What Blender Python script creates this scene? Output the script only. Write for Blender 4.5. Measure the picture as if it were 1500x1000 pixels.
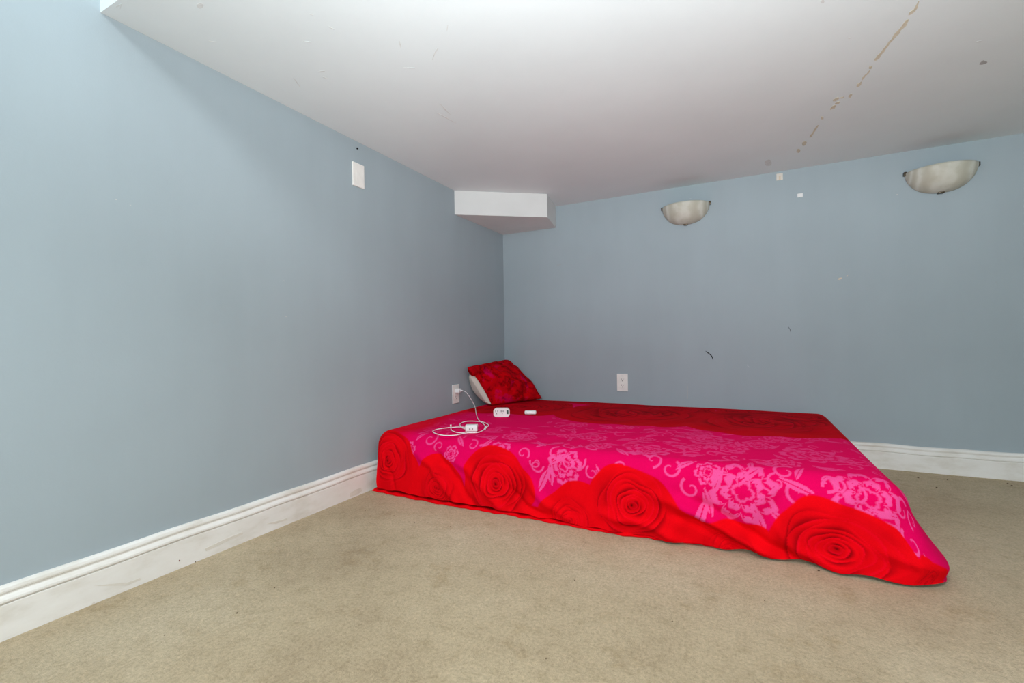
import bpy, bmesh, math, random
import numpy as np
from mathutils import Vector, Matrix
for o in list(bpy.data.objects): bpy.data.objects.remove(o)
scene = bpy.context.scene
COL = scene.collection
rng = np.random.default_rng(7)
random.seed(7)
PI = math.pi

# ------------------------------------------------------------------ camera
F = 668.0                                            # focal length in pixels of the 1500 x 1000 frame
ROT = np.array([[0.89054718, 0.01203135, 0.45473175],
                [0.45464484, 0.00933289, -0.89062392],
                [-0.01495937, 0.99988407, 0.00284138]])
CAM = np.array([1.6123, -3.0331, 0.7061])
cam = bpy.data.cameras.new('camera')
cam.sensor_width = 36.0
cam.lens = F / 1500 * 36
cam.clip_start = 0.02
cam_o = bpy.data.objects.new('camera', cam)
COL.objects.link(cam_o)
cam_o.matrix_world = Matrix.Translation(CAM.tolist()) @ Matrix(ROT.tolist()).to_4x4()
scene.camera = cam_o

# ------------------------------------------------------------------ light and exposure
EXPOSURE = 0.08
vs = scene.view_settings
vs.view_transform = 'Standard'; vs.look = 'None'; vs.exposure = EXPOSURE; vs.gamma = 1.0
vs.use_curve_mapping = False
world = bpy.data.worlds.new('world'); scene.world = world
world.use_nodes = True
world.node_tree.nodes['Background'].inputs[0].default_value = (0.8, 0.88, 1.0, 1)
world.node_tree.nodes['Background'].inputs[1].default_value = 0.3
LAMP_W = 38.0        # ceiling lamp of the taller part of the room
FLASH_W = 152.0       # photographer's flash, turned up at the ceiling
FILL_W = 57.0      # fill light added behind the camera, at an unseen window

H = 1.65             # low ceiling
HT = 2.55            # ceiling of the taller part
EDGE = -2.405        # where the low ceiling ends
XR, YF = 4.3, -5.2   # far right wall, wall behind the camera

def add_light(name, kind, loc, energy, col=(1, 1, 1), target=None, **kw):
    l = bpy.data.lights.new(name, kind); l.energy = energy; l.color = col
    for k, v in kw.items(): setattr(l, k, v)
    o = bpy.data.objects.new(name, l); COL.objects.link(o); o.location = loc
    if target is not None:
        o.rotation_euler = (Vector(target) - Vector(loc)).to_track_quat('-Z', 'Y').to_euler()
    return o
add_light('flash_light', 'SPOT', (1.6, -3.06, 0.84), FLASH_W, (0.95, 1.0, 1.04), (1.50, -2.40, 1.72),
          spot_size=math.radians(138), spot_blend=1.0, shadow_soft_size=0.06)
add_light('ceiling_lamp_light', 'AREA', (1.5, -3.7, HT - 0.16), LAMP_W, (0.96, 1.0, 1.02), (1.5, -3.7, 0),
          shape='DISK', size=0.9)
add_light('added_fill_light', 'AREA', (2.3, YF + 0.12, 1.35), FILL_W, (0.9, 0.98, 1.05), (2.3, 0, 1.0),
          shape='RECTANGLE', size=1.3, size_y=1.1)  # added soft fill from behind the camera, just inside the unseen window

# ------------------------------------------------------------------ pixel helpers (direction -> plane it lies on)
def ray(p): return ROT @ np.array([(p[0] - 750) / F, -(p[1] - 500) / F, -1.0])
def onz(p, z): d = ray(p); return CAM + d * ((z - CAM[2]) / d[2])
def onx(p, x): d = ray(p); return CAM + d * ((x - CAM[0]) / d[0])
def ony(p, y): d = ray(p); return CAM + d * ((y - CAM[1]) / d[1])

# ------------------------------------------------------------------ scene helpers
def srgb(r, g, b):
    f = lambda c: (c / 255 / 12.92) if c / 255 <= 0.04045 else ((c / 255 + 0.055) / 1.055) ** 2.4
    return (f(r), f(g), f(b))

def link(name, me, mat=None, parent=None, smooth=False):
    o = bpy.data.objects.new(name, me); COL.objects.link(o)
    if mat is not None:
        me.materials.clear(); me.materials.append(mat)
    if smooth:
        me.polygons.foreach_set('use_smooth', [True] * len(me.polygons))
    if parent is not None: o.parent = parent
    return o

def from_bm(name, bm, mat=None, parent=None, smooth=False):
    bmesh.ops.recalc_face_normals(bm, faces=bm.faces[:])
    me = bpy.data.meshes.new(name); bm.to_mesh(me); bm.free()
    return link(name, me, mat, parent, smooth)

def from_py(name, v, f, mat=None, parent=None, smooth=False):
    me = bpy.data.meshes.new(name)
    me.from_pydata([tuple(map(float, q)) for q in v], [], [tuple(map(int, q)) for q in f])
    me.update()
    return link(name, me, mat, parent, smooth)

def empty(name, loc, parent=None):
    o = bpy.data.objects.new(name, None); COL.objects.link(o); o.location = loc
    o.empty_display_size = 0.05
    return o

def tag(o, label, cat, group=None):
    o['label'] = label; o['category'] = cat
    if group: o['group'] = group
    return o

def struct(o, label=None):
    o['kind'] = 'structure'
    if label: o['label'] = label
    return o

def box_bm(x0, x1, y0, y1, z0, z1, bevel=0.0, seg=2, bm=None):
    b = bmesh.new()
    bmesh.ops.create_cube(b, size=1.0)
    for v in b.verts:
        v.co = Vector(((x0 + x1) / 2 + v.co.x * (x1 - x0), (y0 + y1) / 2 + v.co.y * (y1 - y0), (z0 + z1) / 2 + v.co.z * (z1 - z0)))
    if bevel > 0:
        bmesh.ops.bevel(b, geom=b.edges[:], offset=bevel, segments=seg, profile=0.6, affect='EDGES')
    return b

def prism(poly, z0, z1):
    n = len(poly)
    v = [(p[0], p[1], z0) for p in poly] + [(p[0], p[1], z1) for p in poly]
    f = [tuple(range(n))[::-1], tuple(range(n, 2 * n))] + [(i, (i + 1) % n, n + (i + 1) % n, n + i) for i in range(n)]
    return v, f

def tube(pts, r, n=8, cap=True):
    """sweep a circle along points; r scalar or list"""
    P = [Vector(p) for p in pts]; m = len(P)
    R = [r] * m if not hasattr(r, '__len__') else r
    v, f = [], []
    up = Vector((0, 0, 1))
    for i in range(m):
        t = (P[min(i + 1, m - 1)] - P[max(i - 1, 0)]).normalized()
        a = t.cross(up)
        if a.length < 1e-3: a = t.cross(Vector((1, 0, 0)))
        a.normalize(); b = a.cross(t).normalized()
        for k in range(n):
            q = P[i] + (a * math.cos(2 * PI * k / n) + b * math.sin(2 * PI * k / n)) * R[i]
            v.append(q)
    for i in range(m - 1):
        for k in range(n):
            k2 = (k + 1) % n
            f.append((i * n + k, i * n + k2, (i + 1) * n + k2, (i + 1) * n + k))
    if cap:
        f.append(tuple(range(n))[::-1]); f.append(tuple((m - 1) * n + k for k in range(n)))
    return v, f

def spline(pts, per=10):
    P = [np.array(p, float) for p in pts]
    P = [2 * P[0] - P[1]] + P + [2 * P[-1] - P[-2]]
    out = []
    for i in range(1, len(P) - 2):
        for k in range(per):
            t = k / per
            a, b, c, d = P[i - 1], P[i], P[i + 1], P[i + 2]
            out.append(0.5 * (2 * b + (c - a) * t + (2 * a - 5 * b + 4 * c - d) * t * t + (3 * b - a - 3 * c + d) * t ** 3))
    out.append(P[-2])
    return out

# ------------------------------------------------------------------ materials
def new_mat(name, col, rough=0.6, spec=0.3):
    m = bpy.data.materials.new(name); m.use_nodes = True
    b = m.node_tree.nodes['Principled BSDF']
    b.inputs['Base Color'].default_value = (*col, 1); b.inputs['Roughness'].default_value = rough
    b.inputs['Specular IOR Level'].default_value = spec
    return m, m.node_tree, b

def noise(nt, scale, detail=3, rough=0.55, coord='Object', stretch=None):
    tc = nt.nodes.new('ShaderNodeTexCoord'); src = tc.outputs[coord]
    if stretch:
        mp = nt.nodes.new('ShaderNodeMapping'); mp.inputs['Scale'].default_value = stretch
        nt.links.new(src, mp.inputs['Vector']); src = mp.outputs['Vector']
    n = nt.nodes.new('ShaderNodeTexNoise'); n.inputs['Scale'].default_value = scale
    n.inputs['Detail'].default_value = detail; n.inputs['Roughness'].default_value = rough
    nt.links.new(src, n.inputs['Vector'])
    return n.outputs['Fac']

def ramp(nt, src, stops):
    r = nt.nodes.new('ShaderNodeValToRGB'); e = r.color_ramp.elements
    while len(e) < len(stops): e.new(0.5)
    for q, (p, c) in zip(e, stops): q.position = p; q.color = (*c, 1)
    nt.links.new(src, r.inputs['Fac'])
    return r.outputs['Color']

def mix(nt, fac, a, b, mode='MIX'):
    m = nt.nodes.new('ShaderNodeMix'); m.data_type = 'RGBA'; m.blend_type = mode
    for s, i in ((fac, 0), (a, 6), (b, 7)):
        if isinstance(s, (int, float)): m.inputs[i].default_value = s
        elif isinstance(s, tuple): m.inputs[i].default_value = (*s, 1)
        else: nt.links.new(s, m.inputs[i])
    return m.outputs[2]

def bump(nt, b, src, strength=0.2, dist=0.01):
    n = nt.nodes.new('ShaderNodeBump'); n.inputs['Strength'].default_value = strength; n.inputs['Distance'].default_value = dist
    nt.links.new(src, n.inputs['Height']); nt.links.new(n.outputs['Normal'], b.inputs['Normal'])

def mat_wall():
    m, nt, b = new_mat('blue_grey_wall_paint', srgb(150, 168, 178), 0.62, 0.25)
    c = srgb(166, 179, 185)
    n1 = noise(nt, 1.3, 4)
    n2 = noise(nt, 9.0, 3, stretch=(1, 1, 0.15))
    a = ramp(nt, n1, [(0.3, tuple(q * 0.96 for q in c)), (0.7, tuple(q * 1.04 for q in c))])
    s = ramp(nt, n2, [(0.3, (0.97, 0.97, 0.97)), (0.7, (1, 1, 1))])
    nt.links.new(mix(nt, 1.0, a, s, 'MULTIPLY'), b.inputs['Base Color'])
    bump(nt, b, noise(nt, 160, 3), 0.12, 0.002)
    return m

def mat_ceiling():
    m, nt, b = new_mat('white_ceiling_paint', srgb(226, 225, 223), 0.7, 0.2)
    n1 = noise(nt, 2.0, 5)
    nt.links.new(ramp(nt, n1, [(0.3, srgb(223, 231, 233)), (0.7, srgb(229, 237, 239))]), b.inputs['Base Color'])
    bump(nt, b, noise(nt, 130, 3), 0.1, 0.002)
    return m

def mat_trim():
    m, nt, b = new_mat('white_trim_paint', srgb(228, 226, 220), 0.38, 0.45)
    n1 = noise(nt, 7, 5, 0.6, stretch=(1, 1, 2.5))
    nt.links.new(ramp(nt, n1, [(0.3, srgb(224, 220, 210)), (0.5, srgb(238, 236, 230)), (0.7, srgb(243, 242, 237))]), b.inputs['Base Color'])
    bump(nt, b, noise(nt, 40, 2), 0.05, 0.003)
    return m

def mat_carpet():
    m, nt, b = new_mat('beige_carpet_pile', srgb(190, 178, 150), 0.95, 0.05)
    base = ramp(nt, noise(nt, 1.6, 5, 0.6), [(0.32, srgb(180, 159, 126)), (0.5, srgb(198, 178, 144)), (0.7, srgb(208, 190, 158))])
    blot = ramp(nt, noise(nt, 24, 5, 0.7), [(0.3, (0.84, 0.82, 0.78)), (0.5, (0.98, 0.98, 0.98)), (0.72, (1.05, 1.05, 1.05))])
    grain = ramp(nt, noise(nt, 120, 4, 0.75), [(0.28, (0.70, 0.68, 0.64)), (0.5, (0.98, .98, .98)), (0.72, (1.22, 1.22, 1.22))])
    stain = ramp(nt, noise(nt, 5.5, 6, 0.7), [(0.56, (1, 1, 1)), (0.72, (0.80, 0.74, 0.64))])
    c = mix(nt, 1.0, mix(nt, 1.0, mix(nt, 1.0, base, blot, 'MULTIPLY'), grain, 'MULTIPLY'), stain, 'MULTIPLY')
    nt.links.new(c, b.inputs['Base Color'])
    b.inputs['Sheen Weight'].default_value = 0.15
    bump(nt, b, noise(nt, 320, 4, 0.75), 0.7, 0.006)
    return m

def mat_plain(name, c, rough=0.4, spec=0.4, metal=0.0, nscale=30, var=0.04):
    m, nt, b = new_mat(name, c, rough, spec)
    b.inputs['Metallic'].default_value = metal
    n1 = noise(nt, nscale, 3)
    nt.links.new(ramp(nt, n1, [(0.3, tuple(q * (1 - var) for q in c)), (0.7, tuple(min(1, q * (1 + var)) for q in c))]), b.inputs['Base Color'])
    return m

M_WALL, M_CEIL, M_TRIM, M_CARPET = mat_wall(), mat_ceiling(), mat_trim(), mat_carpet()
M_SOFFIT = mat_plain('white_soffit_paint', srgb(222, 223, 221), 0.6, 0.25, 0, 4)
M_PLATE = mat_plain('white_plate_plastic', srgb(244, 241, 235), 0.35)
M_PLASTIC = mat_plain('white_gloss_plastic', srgb(240, 242, 240), 0.28)
M_CORD = mat_plain('white_cord_rubber', srgb(240, 236, 238), 0.45)
M_DARK = mat_plain('dark_slot', srgb(30, 28, 26), 0.6)
M_METAL = mat_plain('aged_bronze_clip', srgb(95, 84, 70), 0.28, 0.5, 0.9)
M_BLACK = mat_plain('black_mark', srgb(22, 20, 20), 0.7)
M_TAN = mat_plain('tan_crack_stain', srgb(208, 201, 182), 0.8, 0.2, 0, 60, 0.1)
M_GREYMARK = mat_plain('grey_scuff', srgb(214, 217, 216), 0.8, 0.2, 0, 60, 0.1)
M_DKSCUFF = mat_plain('dark_grey_scuff', srgb(174, 174, 174), 0.8, 0.2, 0, 60, 0.1)
M_PAPER = mat_plain('white_paper_tape', srgb(222, 216, 206), 0.7, 0.2)
M_BARE = mat_plain('bare_plaster', srgb(215, 200, 178), 0.8, 0.2)
M_CRUMB = mat_plain('brown_crumb', srgb(84, 64, 44), 0.8, 0.2)
M_REDBIT = mat_plain('red_crumb', srgb(120, 30, 24), 0.8, 0.2)
M_COTTON = mat_plain('white_cotton', srgb(220, 214, 202), 0.85, 0.15, 0, 12, 0.06)

# ------------------------------------------------------------------ the room shell
T = 0.12
struct(from_bm('floor', box_bm(-T, XR + T, YF - T, T, -0.1, 0.0), M_CARPET), 'beige cut-pile carpet floor with faint stains')
struct(from_bm('wall_left', box_bm(-T, 0, YF, 0.0, 0.0, HT), M_WALL))
struct(from_bm('wall_back', box_bm(-T, XR + T, 0, T, 0.0, HT), M_WALL))
struct(from_bm('wall_right', box_bm(XR, XR + T, YF, 0, 0.0, HT), M_WALL))
ceiling = struct(from_bm('ceiling', box_bm(0, XR, EDGE, 0, H, HT), M_CEIL), 'low white ceiling with a tan crack and scuffs')
struct(from_bm('ceiling_upper', box_bm(-T, XR + T, YF - T, T, HT, HT + 0.1), M_CEIL))
# wall behind the camera with an opening for the added, unseen window
wx0, wx1, wz0, wz1 = 1.55, 3.05, 0.75, 1.95
wf = struct(from_bm('wall_front', box_bm(-T, XR + T, YF - T, YF, 0, wz0), M_WALL))
for i, q in enumerate([(-T, wx0, wz0, wz1), (wx1, XR + T, wz0, wz1), (-T, XR + T, wz1, HT)]):
    from_bm('wall_section', box_bm(q[0], q[1], YF - T, YF, q[2], q[3]), M_WALL, wf)
win = struct(empty('added_window', ((wx0 + wx1) / 2, YF, wz0)))  # unseen window, added to give the fill light a source
def childbox(name, par, b, mat, bevel=0.0):
    L = par.location
    return from_bm(name, box_bm(b[0] - L.x, b[1] - L.x, b[2] - L.y, b[3] - L.y, b[4] - L.z, b[5] - L.z, bevel), mat, par)
for q in [(wx0, wx1, wz0, wz0 + .05), (wx0, wx1, wz1 - .05, wz1), (wx0, wx0 + .05, wz0 + .05, wz1 - .05), (wx1 - .05, wx1, wz0 + .05, wz1 - .05), ((wx0 + wx1) / 2 - .025, (wx0 + wx1) / 2 + .025, wz0 + .05, wz1 - .05)]:
    childbox('added_window_frame', win, (q[0], q[1], YF - .08, YF - .03, q[2], q[3]), M_TRIM)
mg, ntg, bg = new_mat('added_window_glass', (0.9, 0.95, 1.0), 0.02); bg.inputs['Transmission Weight'].default_value = 1.0
for a, b_ in ((wx0 + .05, (wx0 + wx1) / 2 - .025), ((wx0 + wx1) / 2 + .025, wx1 - .05)):
    childbox('pane', win, (a, b_, YF - .058, YF - .052, wz0 + .05, wz1 - .05), mg)

# soffit box in the corner: angled front, boxed-in pipe
sA = (0.0, -0.640); sB = (0.481, -0.287); sC = (0.427, 0.0)
v, f = prism([(0, 0), sA, sB, sC], 1.500, H)
struct(from_py('ceiling_soffit', v, f, M_SOFFIT), 'boxed-in white soffit with an angled face in the corner')

# baseboards: moulded profile swept along the walls (offset from wall, height)
prof = [(0, 0), (0.0135, 0), (0.0135, 0.084), (0.0125, 0.087), (0.0110, 0.088), (0.0150, 0.0895), (0.0165, 0.093), (0.0160, 0.098),
        (0.0125, 0.104), (0.0095, 0.108), (0.0095, 0.112), (0.0125, 0.1145), (0.0130, 0.119), (0.0110, 0.125), (0.0060, 0.1295), (0, 0.131)]
def baseboard(name, fn, n, mat=M_TRIM):
    m = len(prof); v = []; f = []
    for i in range(n):
        for (a, b) in prof: v.append(fn(i / (n - 1), a, b))
    for i in range(n - 1):
        for k in range(m):
            k2 = (k + 1) % m
            f.append((i * m + k, i * m + k2, (i + 1) * m + k2, (i + 1) * m + k))
    f.append(tuple(range(m))); f.append(tuple((n - 1) * m + k for k in range(m))[::-1])
    me = bpy.data.meshes.new(name); me.from_pydata(v, [], f); me.update()
    bm = bmesh.new(); bm.from_mesh(me); bpy.data.meshes.remove(me)
    o = from_bm(name, bm, mat)
    return struct(o)
def wob(t, s): return 0.0012 * math.sin(t * 37 + s) + 0.0009 * math.sin(t * 91 + 2 * s)
bbl = baseboard('baseboard_left', lambda t, a, b: (a + (b > .08) * wob(t, 1) * 0.6, YF + (0 - YF) * t, b * 0.995 + (b > .08) * wob(t, 0)), 160)
bbl['label'] = 'white moulded baseboard along the left wall, scuffed at its foot'
bbb = baseboard('baseboard_back', lambda t, a, b: (0.0135 + (XR - 0.0135) * t, -a - (b > .08) * wob(t, 3) * 0.6, b + (b > .08) * wob(t, 2) * 1.6), 160)
bbb['label'] = 'white moulded baseboard along the back wall beside the bed'

# ------------------------------------------------------------------ marks on ceiling, walls and trim (real thin flakes and stains)
def flake(name, pts2, plane, mat, parent, th=0.0012):
    """thin irregular flake: polygon of 3D points on a wall / ceiling plane, extruded off it"""
    nrm = {'ceil': Vector((0, 0, -1)), 'left': Vector((1, 0, 0)), 'back': Vector((0, -1, 0)), 'floor': Vector((0, 0, 1))}[plane]
    P = [Vector(p) for p in pts2]; n = len(P)
    v = [p - nrm * 0.0004 for p in P] + [p + nrm * th for p in P]
    f = [tuple(range(n)), tuple(range(n, 2 * n))] + [(i, (i + 1) % n, n + (i + 1) % n, n + i) for i in range(n)]
    me = bpy.data.meshes.new(name); me.from_pydata(v, [], f); me.update()
    bm = bmesh.new(); bm.from_mesh(me); bpy.data.meshes.remove(me)
    return from_bm(name, bm, mat, parent)
PL = {'ceil': lambda p: onz(p, H), 'left': lambda p: onx(p, 0.0), 'back': lambda p: ony(p, 0.0), 'floor': lambda p: onz(p, 0.0)}
def strip(name, px, w0, plane, mat, parent, th=0.0008, jag=0.35):
    """ribbon along pixel polyline px, width w0 (px) with jagged sides"""
    L, R_ = [], []
    n = len(px)
    for i, p in enumerate(px):
        a = np.array(px[max(i - 1, 0)], float); b = np.array(px[min(i + 1, n - 1)], float)
        d = (b - a) / (np.linalg.norm(b - a) + 1e-9); nn = np.array([-d[1], d[0]])
        w = w0 * (0.35 if i in (0, n - 1) else 1.0) * (1 + jag * (random.random() * 2 - 1)) / 2
        L.append(PL[plane](np.array(p) + nn * w)); R_.append(PL[plane](np.array(p) - nn * w * (1 + jag * (random.random() - .5))))
    return flake(name, L + R_[::-1], plane, mat, parent, th)
def dens(px, k=3, j=0.8):
    out = []
    for a, b in zip(px[:-1], px[1:]):
        for i in range(k):
            t = i / k; out.append((a[0] + (b[0] - a[0]) * t + random.uniform(-j, j), a[1] + (b[1] - a[1]) * t + random.uniform(-j, j)))
    return out + [px[-1]]
# crack of tan patches
for seg, w in [([(1346, 2), (1340, 15), (1331, 22)], 3.2), ([(1331, 28), (1322, 40), (1313, 50), (1303, 62), (1293, 75), (1286, 84), (1281, 88)], 4.0),
               ([(1278, 97), (1273, 100)], 3.5), ([(1274, 103), (1268, 110), (1263, 117)], 2.6), ([(1262, 120), (1255, 127)], 4.0),
               ([(1248, 138), (1243, 142)], 4.2), ([(1236, 142), (1230, 143)], 2.4), ([(1229, 143), (1220, 147)], 5), ([(1230, 149), (1223, 152)], 3), ([(1224, 154), (1216, 160)], 3.6),
               ([(1206, 171), (1203, 174)], 3.6), ([(1199, 183), (1192, 193), (1186, 201)], 2.8), ([(1181, 207), (1176, 213)], 4.6), ([(1172, 219), (1167, 222)], 4.2)]:
    strip('crack_patch', dens(seg, 3, 0.6), w, 'ceil', M_TAN, ceiling)
strip('scuff', dens([(1435, 94), (1441, 91), (1446, 91)], 2, .3), 4.0, 'ceil', M_DKSCUFF, ceiling)
for px, w in [([(444, 60), (456, 62)], 1.6), ([(454, 21), (459, 22)], 2), ([(482, 39), (490, 43)], 1.5), ([(466, 105), (476, 104)], 2.0), ([(472, 112), (480, 115)], 1.4), ([(592, 99), (608, 100)], 1.6),
              ([(633, 88), (637, 78), (642, 70)], 1.4), ([(587, 70), (585, 60)], 1.3), ([(655, 46), (656, 36)], 1.4), ([(170, 10), (178, 6), (176, 13)], 1.2), ([(306, 60), (316, 62)], 1.4),
              ([(430, 114), (440, 128)], 1.2), ([(1242, 55), (1246, 56)], 1.6), ([(1430, 61), (1438, 60)], 1.6), ([(645, 152), (660, 168)], 1.6), ([(640, 165), (668, 180)], 1.3)]:
    strip('scuff', dens(px, 2, .4), w, 'ceil', M_GREYMARK, ceiling, 0.0005)
for c, r in [((293, 8), 5.0), ((1125, 238), 5.5), ((1205, 2), 3.0)]:
    flake('smudge', [onz((c[0] + r * math.cos(a) * random.uniform(.85, 1.1), c[1] + .85 * r * math.sin(a) * random.uniform(.85, 1.1)), H) for a in np.linspace(0, 2 * PI, 14)[:-1]], 'ceil', M_GREYMARK, ceiling, 0.0005)
wall_left = bpy.data.objects['wall_left']; wall_back = bpy.data.objects['wall_back']; floor = bpy.data.objects['floor']
# black hook-shaped mark, chips and specks on the back wall
strip('curved_mark', [(1033.5, 514), (1037, 516.5), (1041, 519.5), (1043.5, 523), (1044.5, 527)], 1.5, 'back', M_BLACK, wall_back, 0.001, .1)
strip('chip', [(1155, 479), (1157, 482)], 1.4, 'back', M_BLACK, wall_back); strip('chip', [(1157.5, 482), (1158, 485.5)], 1.6, 'back', M_BLACK, wall_back)
strip('chip', [(816, 389), (822, 387)], 1.2, 'back', M_DKSCUFF, wall_back); strip('chip', [(1010, 291), (1013, 291)], 1, 'back', M_GREYMARK, wall_back)
strip('chip', [(1227, 409), (1230, 408.5), (1233, 407)], 3.2, 'back', M_BARE, wall_back); strip('chip', [(1240, 405), (1242, 403)], 1.8, 'back', M_BARE, wall_back)
strip('chip', [(1007, 565), (1007, 584)], 0.9, 'back', M_BARE, wall_back); strip('chip', [(1313, 285), (1315, 285)], 1.4, 'back', M_PAPER, wall_back)
strip('chip', [(1459, 412), (1461, 418)], 1, 'back', M_DKSCUFF, wall_back); strip('chip', [(1094, 534), (1098, 538)], 1.2, 'back', M_GREYMARK, wall_back)
for p in [(169, 292), (190, 300), (418, 463), (415, 411)]:
    strip('chip', [p, (p[0] + 1.6, p[1] + .6)], 1.4, 'left', M_PAPER, wall_left)
# scuff patches on the left baseboard
def on_bb(p): return onx(p, 0.0135)
def bbpatch(name, px, mat):
    flake(name, [on_bb(p) for p in px], 'left', mat, bbl, 0.0006)
M_BBSCUFF = mat_plain('trim_scuff', srgb(226, 221, 210), 0.6, 0.3, 0, 40, 0.06)
bbpatch('scuff', [(512, 728), (513, 722), (520, 717), (529, 714), (530, 719), (524, 724)], M_BBSCUFF)
bbpatch('scuff', [(136, 858), (160, 855), (186, 853), (205, 846), (206, 849), (186, 857), (160, 858)], M_BBSCUFF)
bbpatch('scuff', [(300, 803), (330, 789), (355, 779), (356, 782), (332, 793), (302, 807)], M_BBSCUFF)
bbpatch('scuff', [(390, 767), (405, 763), (420, 759), (421, 761), (404, 767)], M_BBSCUFF)
bbpatch('speck', [(262, 820), (263.5, 819.8), (263.6, 822), (262, 822)], M_REDBIT)
bbpatch('speck', [(285.5, 822), (287, 821.8), (287, 823.5), (285.5, 823.5)], M_CRUMB)
bbpatch('speck', [(134, 884), (138, 881), (140, 884), (136, 886)], M_BBSCUFF)

# crumbs on the carpet
def crumb(px, py, r, mat):
    c = onz((px, py), 0); bm = bmesh.new(); bmesh.ops.create_icosphere(bm, subdivisions=1, radius=r)
    for q in bm.verts: q.co = Vector((q.co.x * random.uniform(.7, 1.6), q.co.y * random.uniform(.7, 1.3), q.co.z * .6 + r * .45)) + Vector(c)
    return from_bm('crumb', bm, mat, floor)
for px, py, r in [(347, 898, .0022), (241, 930, .0018), (504, 750, .0025), (402, 861, .002), (607, 766, .002), (660, 771, .002), (1199, 836, .003), (842, 850, .002), (577, 755, .0018),
                  (1345, 700, .003), (1388, 703, .003), (1372, 714, .0035), (1476, 708, .003), (1482, 711, .003), (535, 748, .0018), (608, 734, .002), (716, 783, .0015), (985, 910, .0016), (1120, 880, .0016), (800, 965, .0014)]:
    crumb(px, py, r, M_CRUMB)

# ------------------------------------------------------------------ mattress with fitted rose-print sheet
ZT = 0.282; X0, X1 = 0.022, 2.015; Y1 = -1.392; Y0 = -0.012; RR = 0.062
def smooth(a, b, x): t = np.clip((x - a) / (b - a), 0, 1); return t * t * (3 - 2 * t)

def pc(p):
    """photo pixel -> cloth coordinates (x along the back wall, d from the back wall over the top and down the front)"""
    q = onz(p, ZT)
    if q[1] > Y1: return np.array([q[0], -q[1]])
    q = ony(p, Y1 - 0.005)
    return np.array([q[0], -Y1 + (ZT - q[2])])

C_RED = np.array(srgb(238, 4, 18)); C_DARK = np.array(srgb(92, 1, 8)); C_MAG = np.array(srgb(232, 3, 88)); C_PINK = np.array(srgb(244, 96, 168)); C_DEEP = np.array(srgb(190, 2, 20))

def rose(col, x, d, c, R, rot, n=9, strength=1.0):
    dx = x - c[0]; dd = d - c[1]
    r = np.hypot(dx, dd); sel = r < R * 1.25
    if not sel.any(): return
    r = r[sel] / R; th = np.arctan2(dd[sel], dx[sel]) + rot
    edges = [np.zeros_like(r)]
    lr = np.random.default_rng(int(1000 * abs(c[0])) + 3)
    for i in range(1, n + 1):
        base = 0.05 + 0.95 * (i / n) ** 1.25
        k = 2 if i < 4 else 3
        ph = lr.uniform(0, 6.28)
        e = base * (1 + (0.10 if i < 4 else 0.075) * np.cos(k * th + ph) + 0.03 * np.sin((k + 2) * th + 2 * ph))
        edges.append(np.maximum(e, edges[-1] + 0.012))
    shade = np.zeros_like(r); hi = np.zeros_like(r)
    for i in range(1, n + 1):
        a, b = edges[i - 1], edges[i]
        t = np.clip((r - a) / (b - a), 0, 1); ins = (r >= a) & (r < b)
        ph = lr.uniform(0, 6.28)
        cres = np.clip(0.35 + 0.65 * np.cos(th * (1 if i % 2 else 2) + ph), 0.06, 1)
        s = (1 - smooth(0.0, 0.85, t)) ** 1.3 * (1.0 - 0.42 * i / n) * cres
        s = np.maximum(s, 0.85 * (1 - smooth(0.0, 0.14, t)) * np.clip(cres + .2, 0, 1) * (1.0 - 0.45 * i / n))
        s = s * smooth(0, .07, t)
        shade = np.where(ins, s, shade)
        hi = np.where(ins, 0.5 * smooth(.6, 1, t) * (1 - cres), hi)
    outer = smooth(.25, 1.0, r) * (1 - smooth(1.0, 1.2, r)) * 0.18 * (0.5 + .5 * np.cos(3 * th))
    shade = np.clip(shade + outer, 0, 1) * strength * (1 - smooth(0.95, 1.2, r))
    core = (1 - smooth(0.0, 0.22, r)) * 0.35
    shade = np.clip(shade + core * strength, 0, .95)[:, None]
    cc = col[sel]
    cc = cc * (1 - shade) + C_DARK * shade
    cc = cc + (hi * strength * (1 - smooth(.6, 1.1, r)))[:, None] * np.array([0.10, 0.0, 0.02])
    col[sel] = cc

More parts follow.
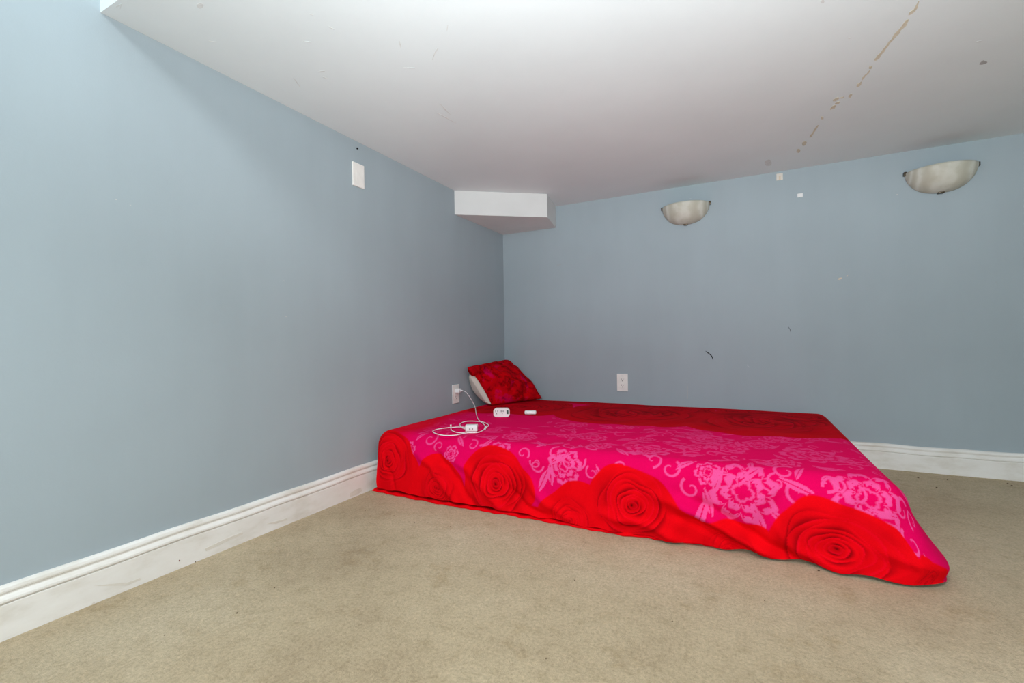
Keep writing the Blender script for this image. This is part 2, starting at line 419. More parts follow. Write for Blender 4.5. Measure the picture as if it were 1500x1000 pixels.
def sheet_print(x, d):
    n = len(x)
    wx = x + 0.012 * np.sin(d * 23 + 1) ; wd = d + 0.012 * np.sin(x * 19)
    red = np.zeros(n)
    lob = []
    def L(c, e):
        a, b = pc(c), pc(e); lob.append((a, np.hypot(*(a - b))))
    L((572, 672), (606, 646)); L((726, 703), (728, 648)); L((838, 748), (834, 695)); L((922, 742), (905, 671)); L((1070, 800), (1068, 742)); L((1212, 800), (1205, 718))
    L((1330, 840), (1322, 800)); L((640, 712), (640, 660)); L((985, 780), (1000, 735))
    for c, R in lob:
        ang = np.arctan2(wd - c[1], wx - c[0])
        RR_ = R * (1 + 0.05 * np.cos(3 * ang + c[0] * 9) + 0.02 * np.cos(7 * ang))
        red = np.maximum(red, 1 - smooth(-0.003, 0.003, np.hypot(wx - c[0], wd - c[1]) - RR_))
    red = np.maximum(red, 0.85 * (1 - smooth(.10, .26, x + 0.05 * np.sin(d * 9))) * smooth(.35, .6, d))
    red = np.maximum(red, smooth(-.004, .004, d - (1.575 + 0.02 * np.sin(x * 9))))
    # band of roses along the back
    back = []
    for c, e in [((770, 597), (770, 609)), ((905, 607), (905, 624)), ((945, 606), (945, 625.5)), ((1100, 620), (1100, 640)), ((1150, 618), (1150, 639)), ((720, 600), (706, 606))]:
        a, b = pc(c), pc(e); back.append((a, np.hypot(*(a - b))))
    rb = np.zeros(n)
    for c, R in back:
        ang = np.arctan2(wd - c[1], wx - c[0])
        RR_ = R * (1 + 0.06 * np.cos(4 * ang + c[0] * 9))
        rb = np.maximum(rb, 1 - smooth(-0.003, 0.003, np.hypot(wx - c[0], wd - c[1]) - RR_))
    rb = np.maximum(rb, 1 - smooth(-.004, .004, d - (pc((1000, 601))[1] + 0.03 * np.sin(x * 7 + 1))))
    # ---- magenta ground with pink blossom tracery
    col = np.tile(C_MAG, (n, 1))
    tr = np.zeros(n)
    lr = np.random.default_rng(21)
    def blossom(c, R, rot, petals, sq=1.0):
        dx = (x - c[0]); dd = (d - c[1]) * sq
        r = np.hypot(dx, dd); sel = r < R * 1.3
        if not sel.any(): return
        r = r[sel] / R; th = np.arctan2(dd[sel], dx[sel]) + rot
        t = np.zeros_like(r)
        for k, (rad, pn, fillp) in enumerate([(1.0, petals, 1), (0.62, petals - 1, 1), (0.30, 4, 0)]):
            lobe = np.abs(np.cos(pn * th / 2 + k))
            e = rad * (0.62 + 0.38 * lobe ** 0.55) * (1 + .04 * np.cos(17 * th + k))
            line = 1 - smooth(0.03, 0.06, np.abs(r - e))
            fill = (smooth(-0.20, -0.16, r - e) * (1 - smooth(-.01, .03, r - e))) * (lobe > .45)
            t = np.maximum(t, np.maximum(line * .8, fill * .95 * fillp))
            veins = (np.abs(np.sin(pn * 1.5 * th)) < .12) & (r < e * .9) & (r > e * .6)
            t = np.where(veins, 0.0, t)
        tr[sel] = np.maximum(tr[sel], t)
    def scroll(c, R, rot, turn):
        dx = x - c[0]; dd = d - c[1]
        r = np.hypot(dx, dd); sel = r < R * 1.5
        if not sel.any(): return
        r = r[sel] / R; th = (turn * np.arctan2(dd[sel], dx[sel]) + rot) % (2 * PI)
        sp = 0.18 + 0.82 * th / (2 * PI)
        w = 0.035 + 0.07 * th / (2 * PI)
        line = 1 - smooth(w, w + 0.05, np.abs(r - sp))
        tr[sel] = np.maximum(tr[sel], line * .9)
    def leaf(c, Lh, rot):
        ca, sa = math.cos(rot), math.sin(rot)
        a = ((x - c[0]) * ca + (d - c[1]) * sa) / Lh; b = (-(x - c[0]) * sa + (d - c[1]) * ca) / Lh
        sel = (np.abs(a) < 1) & (np.abs(b) < .5)
        if not sel.any(): return
        w = 0.26 * np.maximum(1 - a[sel] ** 2, 0) * (1 + .3 * a[sel])
        ins = (np.abs(b[sel] + .12 * a[sel] ** 2) < w) & (np.abs(b[sel]) > .035)
        tr[sel] = np.maximum(tr[sel], ins * .9)
    for p, R, rot, pn in [((1088, 708), .100, .3, 8), ((826, 672), .068, 1.0, 7), ((1268, 716), .088, .8, 7), ((662, 655), .035, .2, 6), ((950, 660), .08, .5, 7), ((1190, 668), .10, .1, 8), ((1040, 645), .09, .4, 7)]:
        blossom(pc(p), R, rot, pn)
    for p, R, rot, tn in [((1012, 703), .035, 2.2, 1), ((785, 672), .03, 0, -1), ((1150, 688), .04, 1, 1), ((1225, 700), .035, 3, -1), ((1320, 780), .04, 2, 1), ((1060, 690), .03, 4, 1), ((870, 655), .04, 1, -1)]:
        scroll(pc(p), R, rot, tn)
    for p, Lh, rot in [((1028, 738), .06, 1.9), ((1036, 722), .05, 1.3), ((1110, 745), .05, 1.2), ((1140, 745), .04, .6), ((797, 690), .055, 2.0), ((806, 682), .05, 1.5), ((1336, 812), .04, 1.9), ((1165, 700), .05, .4)]:
        leaf(pc(p), Lh, rot)
    for gx in np.arange(0.12, 2.12, 0.135):
        for gd in np.arange(0.18, 1.47, 0.135):
            c = (gx + lr.uniform(-.05, .05), gd + lr.uniform(-.05, .05)); k = lr.integers(0, 3)
            if gx < 0.75 and gd < 1.05 and lr.random() < .55: continue
            if k == 0: blossom(c, lr.uniform(.04, .062), lr.uniform(0, 6), int(lr.integers(5, 8)))
            else:
                scroll(c, lr.uniform(.024, .04), lr.uniform(0, 6), lr.choice([-1, 1]))
                scroll((c[0] + .06, c[1] + .03), lr.uniform(.02, .04), lr.uniform(0, 6), lr.choice([-1, 1]))
            leaf((c[0] - .07, c[1] + lr.uniform(-.06, .06)), lr.uniform(.03, .05), lr.uniform(0, 3.1))
            leaf((c[0] + lr.uniform(-.04, .04), c[1] - .08), lr.uniform(.03, .045), lr.uniform(0, 3.1))
    fade = 0.27 + 0.10 * smooth(0.5, 1.1, d) + 0.40 * smooth(1.25, 1.42, d) - 0.10 * (1 - smooth(.35, .8, x))
    tr = (tr * fade)[:, None]
    col = col * (1 - tr) + C_PINK * tr
    # ---- red roses
    redc = np.tile(C_RED, (n, 1))
    for p, e, rot, s in [((572, 664), (572, 632), .2, .9), ((645, 703), (645, 678), 1.2, .75), ((728, 697), (728, 655), 2.0, 1.0), ((928, 727), (928, 680), 2.9, 1.0), ((1212, 790), (1212, 738), .7, 1.0),
                         ((836, 750), (836, 722), 1.7, .55), ((1068, 798), (1068, 768), 1.2, .5), ((1340, 838), (1340, 812), .4, .7)]:
        a, b = pc(p), pc(e)
        rose(redc, x, d, a, np.hypot(*(a - b)) * 1.2, rot, 9, s)
    bk = np.tile(C_DEEP * 1.15, (n, 1))
    for k, gx in enumerate(np.arange(.35, 2.0, .3)):
        rose(bk, x, d, (gx, 0.17 + .06 * (k % 2)), .17, k * 1.3, 8, .8)
    for c, R in back:
        rose(bk, x, d, c, R * .8, c[0] * 5, 9, .9)
    red = red[:, None]; rb = rb[:, None]
    col = col * (1 - red) + redc * red
    col = col * (1 - rb) + bk * rb
    return np.clip(col, 0.0005, 1)

HEMPX = [(541, 716), (655, 738), (750, 753), (830, 767), (900, 780), (1032, 800), (1143, 818), (1247, 842), (1316, 855)]
HEM = np.array([onz(p, 0.006) for p in HEMPX])
FOLDS = []     # diagonal drag folds on the front: (x0, drop0, x1, drop1, amp, width)
for a, b, amp, w in [((612, 655), (672, 732), .010, .020), ((628, 650), (700, 738), -.008, .016), ((662, 668), (745, 745), .009, .02), ((770, 700), (836, 765), .009, .02), ((745, 715), (800, 757), -.008, .014),
                     ((955, 722), (1140, 815), .017, .024), ((985, 755), (1120, 814), -.014, .016), ((880, 745), (1000, 795), .010, .018), ((1000, 730), (1180, 822), -.012, .018), ((1130, 770), (1215, 838), .009, .02),
                     ((1260, 790), (1345, 850), .008, .02), ((548, 650), (556, 712), .007, .012), ((566, 660), (580, 716), -.005, .012)]:
    q0, q1 = pc(a), pc(b); FOLDS.append((q0[0], q0[1] + Y1, q1[0], q1[1] + Y1, amp, w))

def drape(s, t):
    """cloth grid (s: x, t: distance from back) -> draped position"""
    xl, xr = X0 + RR, X1 - RR; tb, tf = -Y0 + RR, -Y1 - RR
    a = np.maximum(s - xr, 0) - np.maximum(xl - s, 0)
    b = np.maximum(t - tf, 0) - np.maximum(tb - t, 0)
    m = np.maximum(np.abs(a), np.abs(b)); nn = np.hypot(a, b) + 1e-9
    cx_, cd = np.clip(s, xl, xr), np.clip(t, tb, tf)
    q = RR * PI / 2
    ang = np.clip(m / RR, 0, PI / 2)
    out = RR * np.sin(ang); down = RR * (1 - np.cos(ang)) + np.maximum(m - q, 0)
    # soft top: crown and small ripples
    edge = np.minimum(np.minimum(s - X0, X1 - s), np.minimum(t + Y0, -Y1 - t))
    z = ZT + 0.004 * smooth(0, .3, edge) + 0.0022 * np.sin(s * 9 + 2 * np.sin(t * 5)) * np.sin(t * 8 + 1) * smooth(0, .1, edge)
    z += 0.0016 * np.sin((s + t * .6) * 38 + 2 * np.sin(s * 6)) * smooth(.0, .12, edge) * (0.5 + .5 * np.sin(s * 3 + t * 4))
    dropz = down
    x = cx_ + a / nn * out; y = -(cd + b / nn * out)
    fr = np.clip(down / (ZT - 0.004), 0, 1)
    wf = np.where(b > 0, np.abs(b) / nn, 0)                # how much this point belongs to the front face
    # front face: hem follows the line measured on the floor
    hem_y = np.interp(x, HEM[:, 0], HEM[:, 1])
    y += wf * (hem_y - Y1) * fr ** 1.3
    # drag folds
    dd = down
    ofs = np.zeros_like(s)
    for x0, d0, x1, d1, amp, w in FOLDS:
        ex, ed = x1 - x0, d1 - d0; ln = math.hypot(ex, ed)
        u = ((x - x0) * ex + (dd - d0) * ed) / ln ** 2; p = ((x - x0) * ed - (dd - d0) * ex) / ln
        p = p + 0.012 * np.sin(u * 5 + x0 * 7)
        ofs += amp * np.exp(-(p / w) ** 2) * smooth(-.15, .25, u) * (1 - smooth(.85, 1.2, u))
    ofs += 0.004 * np.sin(x * 31 + dd * 24) * np.sin(x * 7 + 2) + 0.002 * np.sin(x * 67 + dd * 40)
    ofs += 0.010 * np.sin(PI * np.clip(fr, 0, 1)) * (0.6 + .4 * np.sin(x * 5))
    y -= wf * ofs * 1.5 * smooth(.05, .3, fr)
    wr = np.where(a > 0, np.abs(a) / nn, 0)
    x += wr * (0.035 * fr ** 1.5 + (0.006 * np.sin(y * 21 + dd * 10) + .004 * np.sin(y * 43)) * smooth(.1, .4, fr))
    # the loose corner pouch at the front right
    g = np.exp(-((y - Y1) / 0.26) ** 2 - (np.minimum(x - X1, 0) / 0.16) ** 2) * fr ** 1.4 * smooth(.0, .3, np.maximum(wr, np.clip((x - X1 + .3) / .3, 0, 1)))
    g *= 1 - 0.35 * smooth(.82, 1.0, fr)
    x += 0.122 * g
    y += 0.055 * g * (x > X1 - .05) * wr
    z = z - dropz
    rise = 0.010 + 0.010 * (1 - smooth(.6, 1.2, x)) + 0.003 * np.sin(x * 40)
    z = np.maximum(z, np.where(wf > .5, rise, 0.006))
    return x, y, z

bed = empty('mattress', (1.0, -0.7, 0.0))
tag(bed, 'low mattress on the carpet in a red rose-print fitted sheet, pushed into the corner', 'mattress')
def grid_obj(name, S, Tt, parent):
    s, t = np.meshgrid(S, Tt, indexing='ij'); ns, nt_ = s.shape
    s = s.ravel(); t = t.ravel()
    x, y, z = drape(s, t)
    P = np.stack([x - 1.0, y + 0.7, z], 1)
    idx = np.arange(ns * nt_).reshape(ns, nt_)
    quads = np.stack([idx[:-1, :-1], idx[1:, :-1], idx[1:, 1:], idx[:-1, 1:]], -1).reshape(-1, 4)[:, ::-1]
    me = bpy.data.meshes.new(name)
    me.vertices.add(len(P)); me.vertices.foreach_set('co', P.astype(np.float32).ravel())
    me.loops.add(quads.size); me.loops.foreach_set('vertex_index', quads.astype(np.int32).ravel())
    me.polygons.add(len(quads)); me.polygons.foreach_set('loop_start', np.arange(0, quads.size, 4, dtype=np.int32))
    me.update(calc_edges=True); me.validate()
    col = sheet_print(s, t)
    at = me.color_attributes.new('print', 'FLOAT_COLOR', 'POINT')
    at.data.foreach_set('color', np.concatenate([col, np.ones((len(col), 1))], 1).astype(np.float32).ravel())
    m, nt, b = new_mat('rose_print_cotton', C_RED, 0.9, 0.04)
    an = nt.nodes.new('ShaderNodeAttribute'); an.attribute_name = 'print'
    wv = ramp(nt, noise(nt, 500, 2), [(0.3, (0.94, 0.94, 0.94)), (0.7, (1.04, 1.04, 1.04))])
    nt.links.new(mix(nt, 1.0, an.outputs['Color'], wv, 'MULTIPLY'), b.inputs['Base Color'])
    bump(nt, b, noise(nt, 28, 4), 0.15, 0.01)
    return link(name, me, m, parent, True)
LB = 0.14; DROP = ZT + RR * (PI / 2 - 1) - 0.004
S = np.concatenate([np.arange(X0 + RR - LB, X1 - RR + DROP, 0.0027)])
Tt = np.concatenate([np.arange(-Y0 + RR - LB, -Y1 - RR, 0.0036), np.arange(-Y1 - RR, -Y1 - RR + DROP, 0.0025)])
sheet = grid_obj('fitted_sheet', S, Tt, bed)
sheet['label'] = 'red and magenta rose-print fitted sheet'
# mattress core under the sheet
from_bm('mattress_core', box_bm(X0 + .02 - 1, X1 - .02 - 1, Y1 + .03 + .7, Y0 - .02 + .7, 0.0, ZT - .016, 0.035, 3), M_COTTON, bed, True)
# the frilled elastic hem that shows under the front edge
xs = np.linspace(0.03, 1.55, 260); hv, hf = [], []
for i, xx in enumerate(xs):
    yy = np.interp(xx, HEM[:, 0], HEM[:, 1]) + 0.004 + 0.002 * math.sin(xx * 60)
    ou = float(1 - smooth(1.0, 1.5, xx)) * 0.010 + 0.003 * math.sin(xx * 47 + 1) + 0.002 * math.sin(xx * 110) - .02 * float(smooth(1.2, 1.55, xx))
    zz = 0.006 + 0.0025 * math.sin(xx * 83)
    hv += [(xx - 1, yy + .03 + .7, 0.012), (xx - 1, yy + .7, zz + .002), (xx - 1, yy - ou + .7, 0.0015), (xx - 1, yy + .03 + .7, 0.0005)]
for i in range(len(xs) - 1):
    for k in range(4):
        hf.append((i * 4 + k, i * 4 + (k + 1) % 4, (i + 1) * 4 + (k + 1) % 4, (i + 1) * 4 + k))
M_HEM = mat_plain('red_hem_cotton', tuple(C_RED), 0.9, 0.04)
hem = from_py('hem', hv, hf, M_HEM, sheet, True)

# ------------------------------------------------------------------ pillow leaning in the corner
pb_n = np.array([.150, -.452, ZT + .004]); pb_f = np.array([.335, -.085, ZT + .012]); pt_n = np.array([.036, -.528, .528]); pt_f = np.array([.062, -.060, .548])
pil = empty('pillow', (0.15, -0.3, ZT))
tag(pil, 'pillow in a red rose-print case, white end showing, propped in the corner', 'pillow')
off = np.array([0.15, -0.3, ZT])
def pat(u, v): return (pb_n * (1 - u) + pb_f * u) * (1 - v) + (pt_n * (1 - u) + pt_f * u) * v
def pnorm(u, v):
    e = 1e-3; a = pat(u + e, v) - pat(u - e, v); b = pat(u, v + e) - pat(u, v - e); n = np.cross(a, b); return n / np.linalg.norm(n)
def thick(u, v, end=True):
    a = max(0.0, 4 * v * (1 - v)) ** .55
    b = 1.0
    if u > .6: b = max(0.0, 1 - ((u - .6) / .4) ** 2) ** .6
    if u < 0.06: b = 0.80 + .20 * max(u, 0) / .06
    return a * b
def wrk(u, v): return 0.010 * math.sin(9 * u + 5 * v + 1) * math.sin(6 * v - 3 * u) + 0.006 * math.sin(19 * u - 13 * v) + .004 * math.sin(31 * u + 17 * v + 2)
NU, NV = 60, 44
def pil_case():
    v, f = [], []
    ring = [(j / (NV - 1), 1) for j in range(NV)] + [(1 - j / (NV - 1), -1) for j in range(1, NV - 1)]
    for i in range(NU):
        u = -0.03 + 1.04 * i / (NU - 1)
        for (w, sd) in ring:
            uu = u - (0.05 * smooth(.55, 1, w) * (1 - smooth(0, .3, u)))   # upper near corner pokes out
            if sd < 0: uu += 0.13 * math.sin(PI * min(max(w, 0), 1)) * (1 - float(smooth(0, .3, u)))
            uu += 0.07 * math.sin(PI * w) * float(smooth(.5, 1, u))
            p = pat(uu, w); n = pnorm(min(max(u, 0), 1), w); th = thick(u, w)
            nf = float(smooth(-.02, .35, u)); k = ((0.012 + 0.052 * nf) * th + wrk(u, w) * min(1, th * 1.4) * (.15 + .85 * nf)) if sd > 0 else -0.050 * th
            q = p + n * k
            q[0] = max(q[0], 0.014); q[1] = min(q[1], -0.014)
            q[2] = max(q[2], ZT + 0.006)
            v.append(q - off)
    m = len(ring)
    for i in range(NU - 1):
        for k in range(m): f.append((i * m + k, i * m + (k + 1) % m, (i + 1) * m + (k + 1) % m, (i + 1) * m + k))
    f.append(tuple((NU - 1) * m + k for k in range(m)))
    return v, f
mp_, ntp, bp = new_mat('rose_print_pillowcase', C_RED, 0.9, 0.04)
c1 = ramp(ntp, noise(ntp, 9, 3, .6), [(0.42, tuple(C_DEEP)), (0.54, tuple(C_RED * .75)), (0.64, tuple(C_MAG * .8))])
c2 = ramp(ntp, noise(ntp, 26, 4, .65), [(0.36, (0.42, 0.3, 0.3)), (0.52, (1, 1, 1))])
ntp.links.new(mix(ntp, 1.0, c1, c2, 'MULTIPLY'), bp.inputs['Base Color'])
bump(ntp, bp, noise(ntp, 30, 4), 0.25, 0.01)
v, f = pil_case()
case = from_py('pillowcase', v, f, mp_, pil, True)
# stuffed white pillow that shows at the open end
v, f = [], []
for i in range(26):
    s_ = i / 25; u = -0.065 + .36 * s_; sh_ = 1 - .45 * float(smooth(.1, .3, u))
    rnd = math.sqrt(max(0.0, 1 - max(0.0, 1 - (u + .065) / .04) ** 2)) if u < -.025 else 1.0
    for k in range(32):
        a = 2 * PI * k / 32; w = 0.47 + 0.44 * math.cos(a) * (0.80 + .20 * rnd) * sh_; n = pnorm(min(max(u, 0), 1), min(max(w, 0), 1))
        hgt = math.sin(a) * (sh_ * 1.75 if math.sin(a) < 0 else sh_ * .10 - .25 * (1 - rnd)); q = pat(u, w) + n * (0.050 * hgt * rnd if hgt > 0 else 0.046 * hgt * rnd) - n * 0.022 * (1 - rnd)
        q[0] = max(q[0], 0.013); q[1] = min(q[1], -.013); q[2] = max(q[2], ZT + .007)
        v.append(q - off)
for i in range(25):
    for k in range(32): f.append((i * 32 + k, i * 32 + (k + 1) % 32, (i + 1) * 32 + (k + 1) % 32, (i + 1) * 32 + k))
f.append(tuple(25 * 32 + k for k in range(32)))
fil = from_py('pillow_filling', v, f, M_COTTON, pil, True); fil['label'] = 'white cotton pillow end'
# folded-over hem of the case along its top edge
v, f = [], []
NH = 40
for i in range(NH):
    u = -0.10 + 1.08 * i / (NH - 1); base = pat(u, 1.0); n = pnorm(min(max(u, 0), 1), .95)
    e_u = (pt_f - pt_n) / np.linalg.norm(pt_f - pt_n); dn = pat(u, .9) - pat(u, 1.0); dn /= np.linalg.norm(dn)
    wdt = 0.034 + .014 * math.sin(7 * u + 1) + (.03 * max(0, 1 - (u + .1) / .3)) + .02 * max(0, (u - .8) / .2)
    for k in range(10):
        a = 2 * PI * k / 10
        q = base + dn * (wdt * .5 * (1 - math.cos(a)) - .012) + n * (0.011 * math.sin(a) + .012 + .004 * math.sin(23 * u + k))
        q[0] = max(q[0], .014); q[1] = min(q[1], -.014)
        v.append(q - off)
for i in range(NH - 1):
    for k in range(10): f.append((i * 10 + k, i * 10 + (k + 1) % 10, (i + 1) * 10 + (k + 1) % 10, (i + 1) * 10 + k))
f.append(tuple(range(10))[::-1]); f.append(tuple((NH - 1) * 10 + k for k in range(10)))
from_py('folded_hem', v, f, mp_, case, True)

# ------------------------------------------------------------------ wall plates
def plate_axes(plane):
    return (Vector((0, 1, 0)), Vector((0, 0, 1)), Vector((1, 0, 0))) if plane == 'left' else (Vector((1, 0, 0)), Vector((0, 0, 1)), Vector((0, -1, 0)))
def wallbox(name, par, plane, u0, u1, z0, z1, d0, d1, mat, bevel=0.0, seg=2):
    U, Z, N = plate_axes(plane)
    b = box_bm(u0, u1, z0, z1, d0, d1, bevel, seg)
    for q in b.verts: q.co = U * q.co.x + Z * q.co.y + N * q.co.z
    return from_bm(name, b, mat, par, False)
def disc(name, par, plane, u, z, r, d0, d1, mat, n=14):
    U, Z, N = plate_axes(plane); v = []
    for d in (d0, d1):
        for k in range(n): v.append(U * (u + r * math.cos(2 * PI * k / n)) + Z * (z + r * math.sin(2 * PI * k / n)) + N * d)
    f = [tuple(range(n)), tuple(range(n, 2 * n))] + [(k, (k + 1) % n, n + (k + 1) % n, n + k) for k in range(n)]
    me = bpy.data.meshes.new(name); me.from_pydata(v, [], f); bm = bmesh.new(); bm.from_mesh(me); bpy.data.meshes.remove(me)
    return from_bm(name, bm, mat, par)
PW, PH = 0.036, 0.058
sw = empty('switch_plate', tuple(onx((524, 257), 0.0)))
tag(sw, 'plain white rectangular switch plate high on the wall, below a tiny black screw', 'switch plate')
wallbox('plate', sw, 'left', -PW, PW, -PH + .003, PH - .003, 0.0003, .007, M_PLATE, .0025)
wallbox('blank_insert', sw, 'left', -.0165, .0165, -.033, .033, .0069, .0078, M_PLATE, .0003, 1)
for zz in (-.048, .048): disc('screw', sw, 'left', 0, zz, .003, .0068, .0076, M_PLATE)

def outlet(name, loc, plane, decora):
    o = empty(name, tuple(loc))
    wallbox('plate', o, plane, -PW, PW, -PH, PH, 0.0003, .0065, M_PLATE, .0022)
    if decora: wallbox('receptacle', o, plane, -.0168, .0168, -.0335, .0335, .0064, .0082, M_PLATE, .0005, 1)
    for zz in (-.0195, .0195):
        if not decora: r = wallbox('receptacle', o, plane, -.0165, .0165, zz - .014, zz + .014, .0064, .0085, M_PLATE, .004, 3)
        d1 = .0086 if not decora else .0083
        for uu, hh in ((-.0063, .0042), (.0063, .0034)):
            wallbox('slot', o, plane, uu - .0011, uu + .0011, zz + .003 - hh, zz + .003 + hh, d1 - .001, d1 + .0001, M_DARK)
        disc('ground_hole', o, plane, 0, zz - .0085, .0027, d1 - .001, d1 + .0001, M_DARK)
    if not decora: disc('screw', o, plane, 0, 0, .0028, .0064, .0074, M_PLATE)
    return o
ol = outlet('wall_outlet', onx((667, 576.5), 0.0), 'left', True)
tag(ol, 'white wall outlet with a charger plugged in, beside the pillow', 'outlet')
ob = outlet('wall_outlet', ony((912, 560), 0.0), 'back', False)
tag(ob, 'empty white wall outlet just above the back edge of the bed', 'outlet')

# ------------------------------------------------------------------ wall charger, cable, adapters on the bed
oc = Vector(ol.location) + Vector((0.0085, -0.002, 0.021))
ch = empty('wall_charger', tuple(oc))
tag(ch, 'small white charger block plugged into the wall outlet', 'charger')
from_bm('charger_body', box_bm(0, .030, -.014, .014, -.0125, .0125, .004, 3), M_PLASTIC, ch, True)
from_bm('charger_port', box_bm(.0299, .0304, -.007, .007, -.0022, .0022), M_DARK, ch)
ZB = ZT + 0.0095
def bedpt(p, dz=0.0): q = onz(p, ZB + dz); return (q[0], q[1], ZB + dz)
def c2(p): return (620 + p[0] * .14, 510 + p[1] * .14)
plug0 = oc + Vector((.031, 0, 0))
hang = [tuple(plug0), tuple(plug0 + Vector((.018, .001, -.001)))]
for p, xx in [((450, 462), .085), ((500, 530), .105), ((540, 610), .125)]:
    q = onx(c2(p), xx); hang.append(tuple(q))
bedline = [(556, 690), (580, 748), (640, 800), (652, 826), (684, 805), (640, 776), (560, 764), (450, 764), (386, 790), (400, 824), (432, 842), (446, 834), (430, 824), (350, 823), (250, 831), (150, 846), (102, 866), (130, 891), (220, 911), (330, 909), (400, 895), (470, 884), (560, 881), (620, 861), (650, 832)]
hang = [h for h in hang]
pts = hang + [bedpt(c2(p), 0.0 if i not in (3, 4, 11, 12, 24) else .004) for i, p in enumerate(bedline)]
cable = empty('charging_cable', tuple(plug0))
tag(cable, 'thin white charging cable running from wall charger into loops on the bed', 'cable')
def rel(P, o): return [Vector(p) - Vector(o.location) for p in P]
v, f = tube(rel(spline(pts, 8), cable), .0021, 8); from_py('cord', v, f, M_CORD, cable, True)
v, f = tube(rel([plug0 + Vector((-.001, 0, 0)), plug0 + Vector((.012, 0, 0)), plug0 + Vector((.0165, .0005, -.0005))], cable), [.0055, .0052, .0026], 10); from_py('connector', v, f, M_CORD, cable, True)
e0 = Vector(bedpt(c2((648, 838)), .001)); e1 = Vector(bedpt(c2((655, 822)), .001))
v, f = tube(rel([e0 - (e1 - e0) * .5, e0, e1, e1 + (e1 - e0) * .6], cable), [.003, .0052, .0052, .003], 10); from_py('connector', v, f, M_CORD, cable, True)
# loose short lead with upright plug, partly under the charger cube
lead = empty('short_cord', bedpt(c2((285, 845))))
tag(lead, 'short curled white cord end with an upturned tip, lying on the bed', 'cable')
lp = [bedpt(c2(p), .0015) for p in [(455, 868), (420, 882), (370, 882), (320, 870), (292, 850)]]; lp.append(tuple(Vector(lp[-1]) + Vector((-.004, .004, .012))))
v, f = tube(rel(spline(lp, 8), lead), .0019, 8); from_py('cord', v, f, M_CORD, lead, True)
tp = Vector(lp[-1]); v, f = tube(rel([tp - Vector((-.001, .001, .002)), tp + Vector((-.001, .001, .004)), tp + Vector((-.002, .002, .010))], lead), [.0025, .0036, .0036], 10); from_py('connector', v, f, M_CORD, lead, True)

def block(name, px, sz, rot, label, cat, faces, bevel=.006):
    c = bedpt(px); o = empty(name, (c[0], c[1], ZT + .006)); o.rotation_euler[2] = rot
    from_bm('body', box_bm(-sz[0] / 2, sz[0] / 2, -sz[1] / 2, sz[1] / 2, 0.0, sz[2], bevel, 3), M_PLASTIC, o, True)
    tag(o, label, cat)
    return o
cb = block('charger_cube', (691, 630), (.056, .034, .030), .42, 'white charger cube with prongs lying inside the cable loop on the bed', 'charger', None, .005)
for uu in (-.007, .007): from_bm('prong', box_bm(uu - .0015, uu + .0015, -.024, -.0165, .011, .017, .0006, 1), mat_plain('steel_prong', srgb(170, 170, 165), .3, .5, .9), cb)
from_bm('port', box_bm(.0278, .0283, -.007, .007, .012, .017), M_DARK, cb)
# multi-outlet adapter with chamfered corners
ca = bedpt((735, 609)); ad = empty('plug_adapter', (ca[0], ca[1], ZT + .006)); ad.rotation_euler[2] = .42
tag(ad, 'white multi-outlet plug adapter with chamfered corners, at the foot of the pillow', 'adapter')
hx = [(-.044, .010), (-.034, .0), (.034, .0), (.044, .010), (.044, .036), (.033, .047), (-.033, .047), (-.044, .036)]
b = bmesh.new(); fr_ = [b.verts.new((p[0], -.017, p[1])) for p in hx]; bk_ = [b.verts.new((p[0], .017, p[1])) for p in hx]
b.faces.new(fr_); b.faces.new(bk_[::-1])
for k in range(8): b.faces.new((fr_[k], fr_[(k + 1) % 8], bk_[(k + 1) % 8], bk_[k]))
bmesh.ops.bevel(b, geom=b.edges[:], offset=.0014, segments=2, affect='EDGES')
from_bm('body', b, M_PLASTIC, ad, False)
for uu in (-.026, .004):
    for k, (du, zz, hh) in enumerate([(-.0055, .032, .0045), (.0055, .032, .0038), (0, .019, .0028)]):
        from_bm('slot', box_bm(uu + du - .0016, uu + du + .0016, -.0174, -.0168, zz - hh, zz + hh), M_DARK, ad)
from_bm('switch', box_bm(.028, .038, -.0195, -.0168, .017, .037, .001, 1), mat_plain('green_grey_switch', srgb(60, 84, 72), .4), ad)
# small rounded white stick
sc = bedpt((777, 605.5)); st = empty('small_adapter', (sc[0], sc[1], ZT + .006)); st.rotation_euler[2] = .40
tag(st, 'small rounded white plastic adapter lying alone near the pillow', 'adapter')
from_bm('body', box_bm(-.033, .033, -.013, .013, 0, .020, .0085, 4), M_PLASTIC, st, True)
from_bm('port', box_bm(-.0226, -.0186, -.0134, -.0128, .007, .012), mat_plain('grey_port', srgb(120, 120, 116)), st)

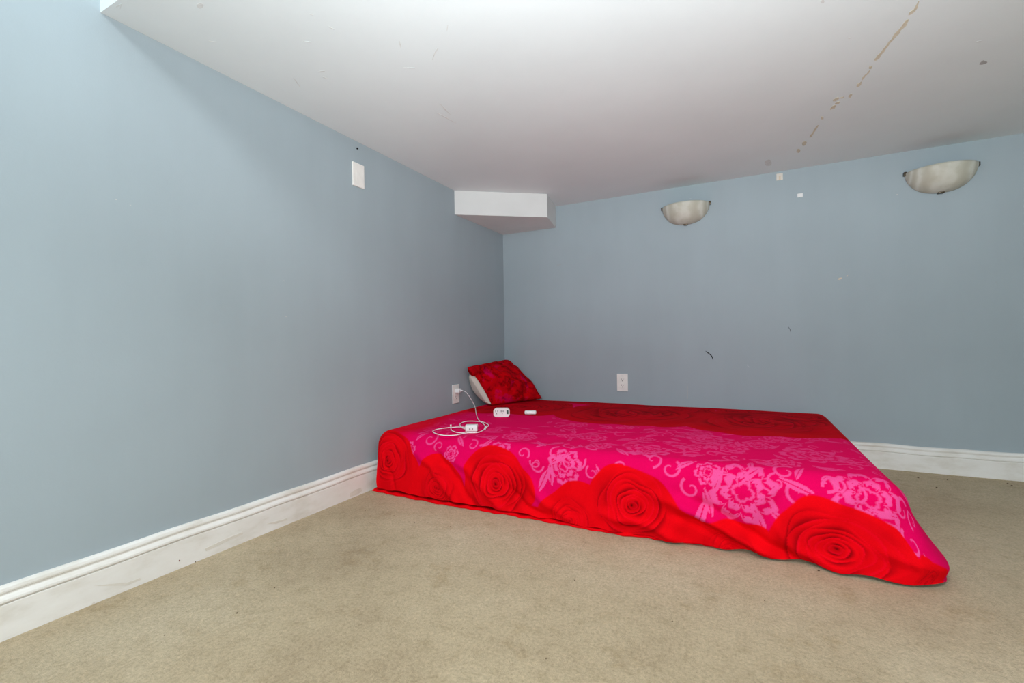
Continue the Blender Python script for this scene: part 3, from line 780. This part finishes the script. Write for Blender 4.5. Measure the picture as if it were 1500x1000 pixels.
# ------------------------------------------------------------------ alabaster half-bowl sconces
ms, nts, bs = new_mat('alabaster_glass', srgb(214, 208, 190), 0.5, 0.25)
tcs = nts.nodes.new('ShaderNodeTexCoord'); wv = nts.nodes.new('ShaderNodeTexWave'); wv.wave_type = 'RINGS'; wv.inputs['Scale'].default_value = 9; wv.inputs['Distortion'].default_value = 4; wv.inputs['Detail'].default_value = 3; wv.inputs['Detail Scale'].default_value = 1.2
nts.links.new(tcs.outputs['Object'], wv.inputs['Vector'])
nts.links.new(ramp(nts, wv.outputs['Fac'], [(0.0, srgb(188, 185, 170)), (0.6, srgb(197, 195, 181)), (1.0, srgb(210, 209, 198))]), bs.inputs['Base Color'])
bs.inputs['Subsurface Weight'].default_value = 0.15; bs.inputs['Subsurface Radius'].default_value = (.02, .02, .015)
def sconce(pl, pr, pb, label):
    a, b_, c = ony(pl, 0), ony(pr, 0), ony(pb, 0)
    ctr = (a + b_) / 2; w = np.linalg.norm(a - b_) / 2 - .004; hgt = ctr[2] - c[2] - .004; dep = 0.118
    o = empty('wall_sconce', (ctr[0], -0.001, ctr[2])); tag(o, label, 'wall lamp', 'half-bowl sconces on the back wall')
    v, f = [], []; na, nb = 40, 18; th = .004
    for sh in (0, 1):
        for i in range(na + 1):
            ph = PI * i / na                                         # along the rim from left to right
            for j in range(nb + 1):
                tt = (PI / 2) * j / nb                               # rim to bottom
                k = 1 - sh * .035
                x = -math.cos(ph) * w * k * math.cos(tt) ** .85
                y = -math.sin(ph) * dep * k * math.cos(tt) ** .85 - .004
                z = -hgt * k * math.sin(tt) ** 1.05
                v.append((x, y - (0.0), z if not sh else z * 1.0))
    m = nb + 1; off_ = (na + 1) * m
    for i in range(na):
        for j in range(nb):
            f.append((i * m + j, i * m + j + 1, (i + 1) * m + j + 1, (i + 1) * m + j))
            f.append((off_ + i * m + j, off_ + (i + 1) * m + j, off_ + (i + 1) * m + j + 1, off_ + i * m + j + 1))
        f.append((i * m, (i + 1) * m, off_ + (i + 1) * m, off_ + i * m))
    from_py('glass_shade', v, f, ms, o, True)
    from_bm('back_plate', box_bm(-.09, .09, -.0035, .0005, -.085, -.01, .001, 1), M_METAL, o)
    for s in (-1, 1):
        from_bm('clip', box_bm(s * w - .006, s * w + .006, -.020, 0.0005, -.012, .008, .0025, 2), M_METAL, o, True)
    from_bm('clip', box_bm(-.012, .012, -.024, 0.0005, -hgt - .005, -hgt + .006, .003, 2), M_METAL, o, True)
    return o
s1 = sconce((969.5, 307), (1041, 297), (1004, 330.5), 'half-bowl alabaster glass sconce on the wall nearer the corner soffit')
s2 = sconce((1323, 256), (1433, 240.5), (1378, 284), 'half-bowl alabaster glass sconce on the wall farther from the corner soffit')

# ------------------------------------------------------------------ bits stuck to the walls
def tab(px, w, h, label, mat):
    c = ony(px, 0); o = empty('tape_tab', tuple(c)); tag(o, label, 'tape')
    wallbox('tape', o, 'back', -w / 2, w / 2, -h / 2, h / 2, .0002, .0025, mat, .0006, 1)
    return o
t1 = tab((1142, 259), .032, .038, 'white square tape tab touching the ceiling line', M_PAPER)
wallbox('peeled_strip', t1, 'back', -.004, .005, -.019, .004, .0024, .0032, M_BARE)
tab((1172, 286), .026, .021, 'small white tape tab lower on the wall between the sconces', mat_plain('bright_white_tape', srgb(236, 236, 234), .6, .2))
nl = empty('wall_screw', tuple(onx((523, 217.5), 0.0))); tag(nl, 'tiny black screw in the wall above the switch plate', 'screw')
disc('screw_head', nl, 'left', 0, 0, .0042, .0002, .004, M_BLACK, 10)

# ------------------------------------------------------------------ ceiling lamp of the taller part (behind the camera)
cl = empty('ceiling_lamp', (1.5, -3.7, HT)); tag(cl, 'round white flush ceiling lamp in the taller part of the room', 'ceiling lamp')
def lathe(prof_, n=40):
    v, f = [], []; m = len(prof_)
    for i in range(n):
        a = 2 * PI * i / n
        for (r, z) in prof_: v.append((r * math.cos(a), r * math.sin(a), z))
    for i in range(n):
        for k in range(m - 1): f.append((i * m + k, i * m + k + 1, ((i + 1) % n) * m + k + 1, ((i + 1) % n) * m + k))
    return v, f
v, f = lathe([(0.0005, 0), (.19, 0), (.19, -.03), (.18, -.034), (.0005, -.034)]); from_py('base', v, f, M_PLATE, cl, True)
me_, nte, be = new_mat('lit_opal_glass', (1, .97, .92), .4); be.inputs['Emission Color'].default_value = (1, .97, .9, 1); be.inputs['Emission Strength'].default_value = 3.0
v, f = lathe([(.175, -.034), (.17, -.07), (.14, -.105), (.09, -.128), (.0005, -.14)]); from_py('lamp_shade', v, f, me_, cl, True)
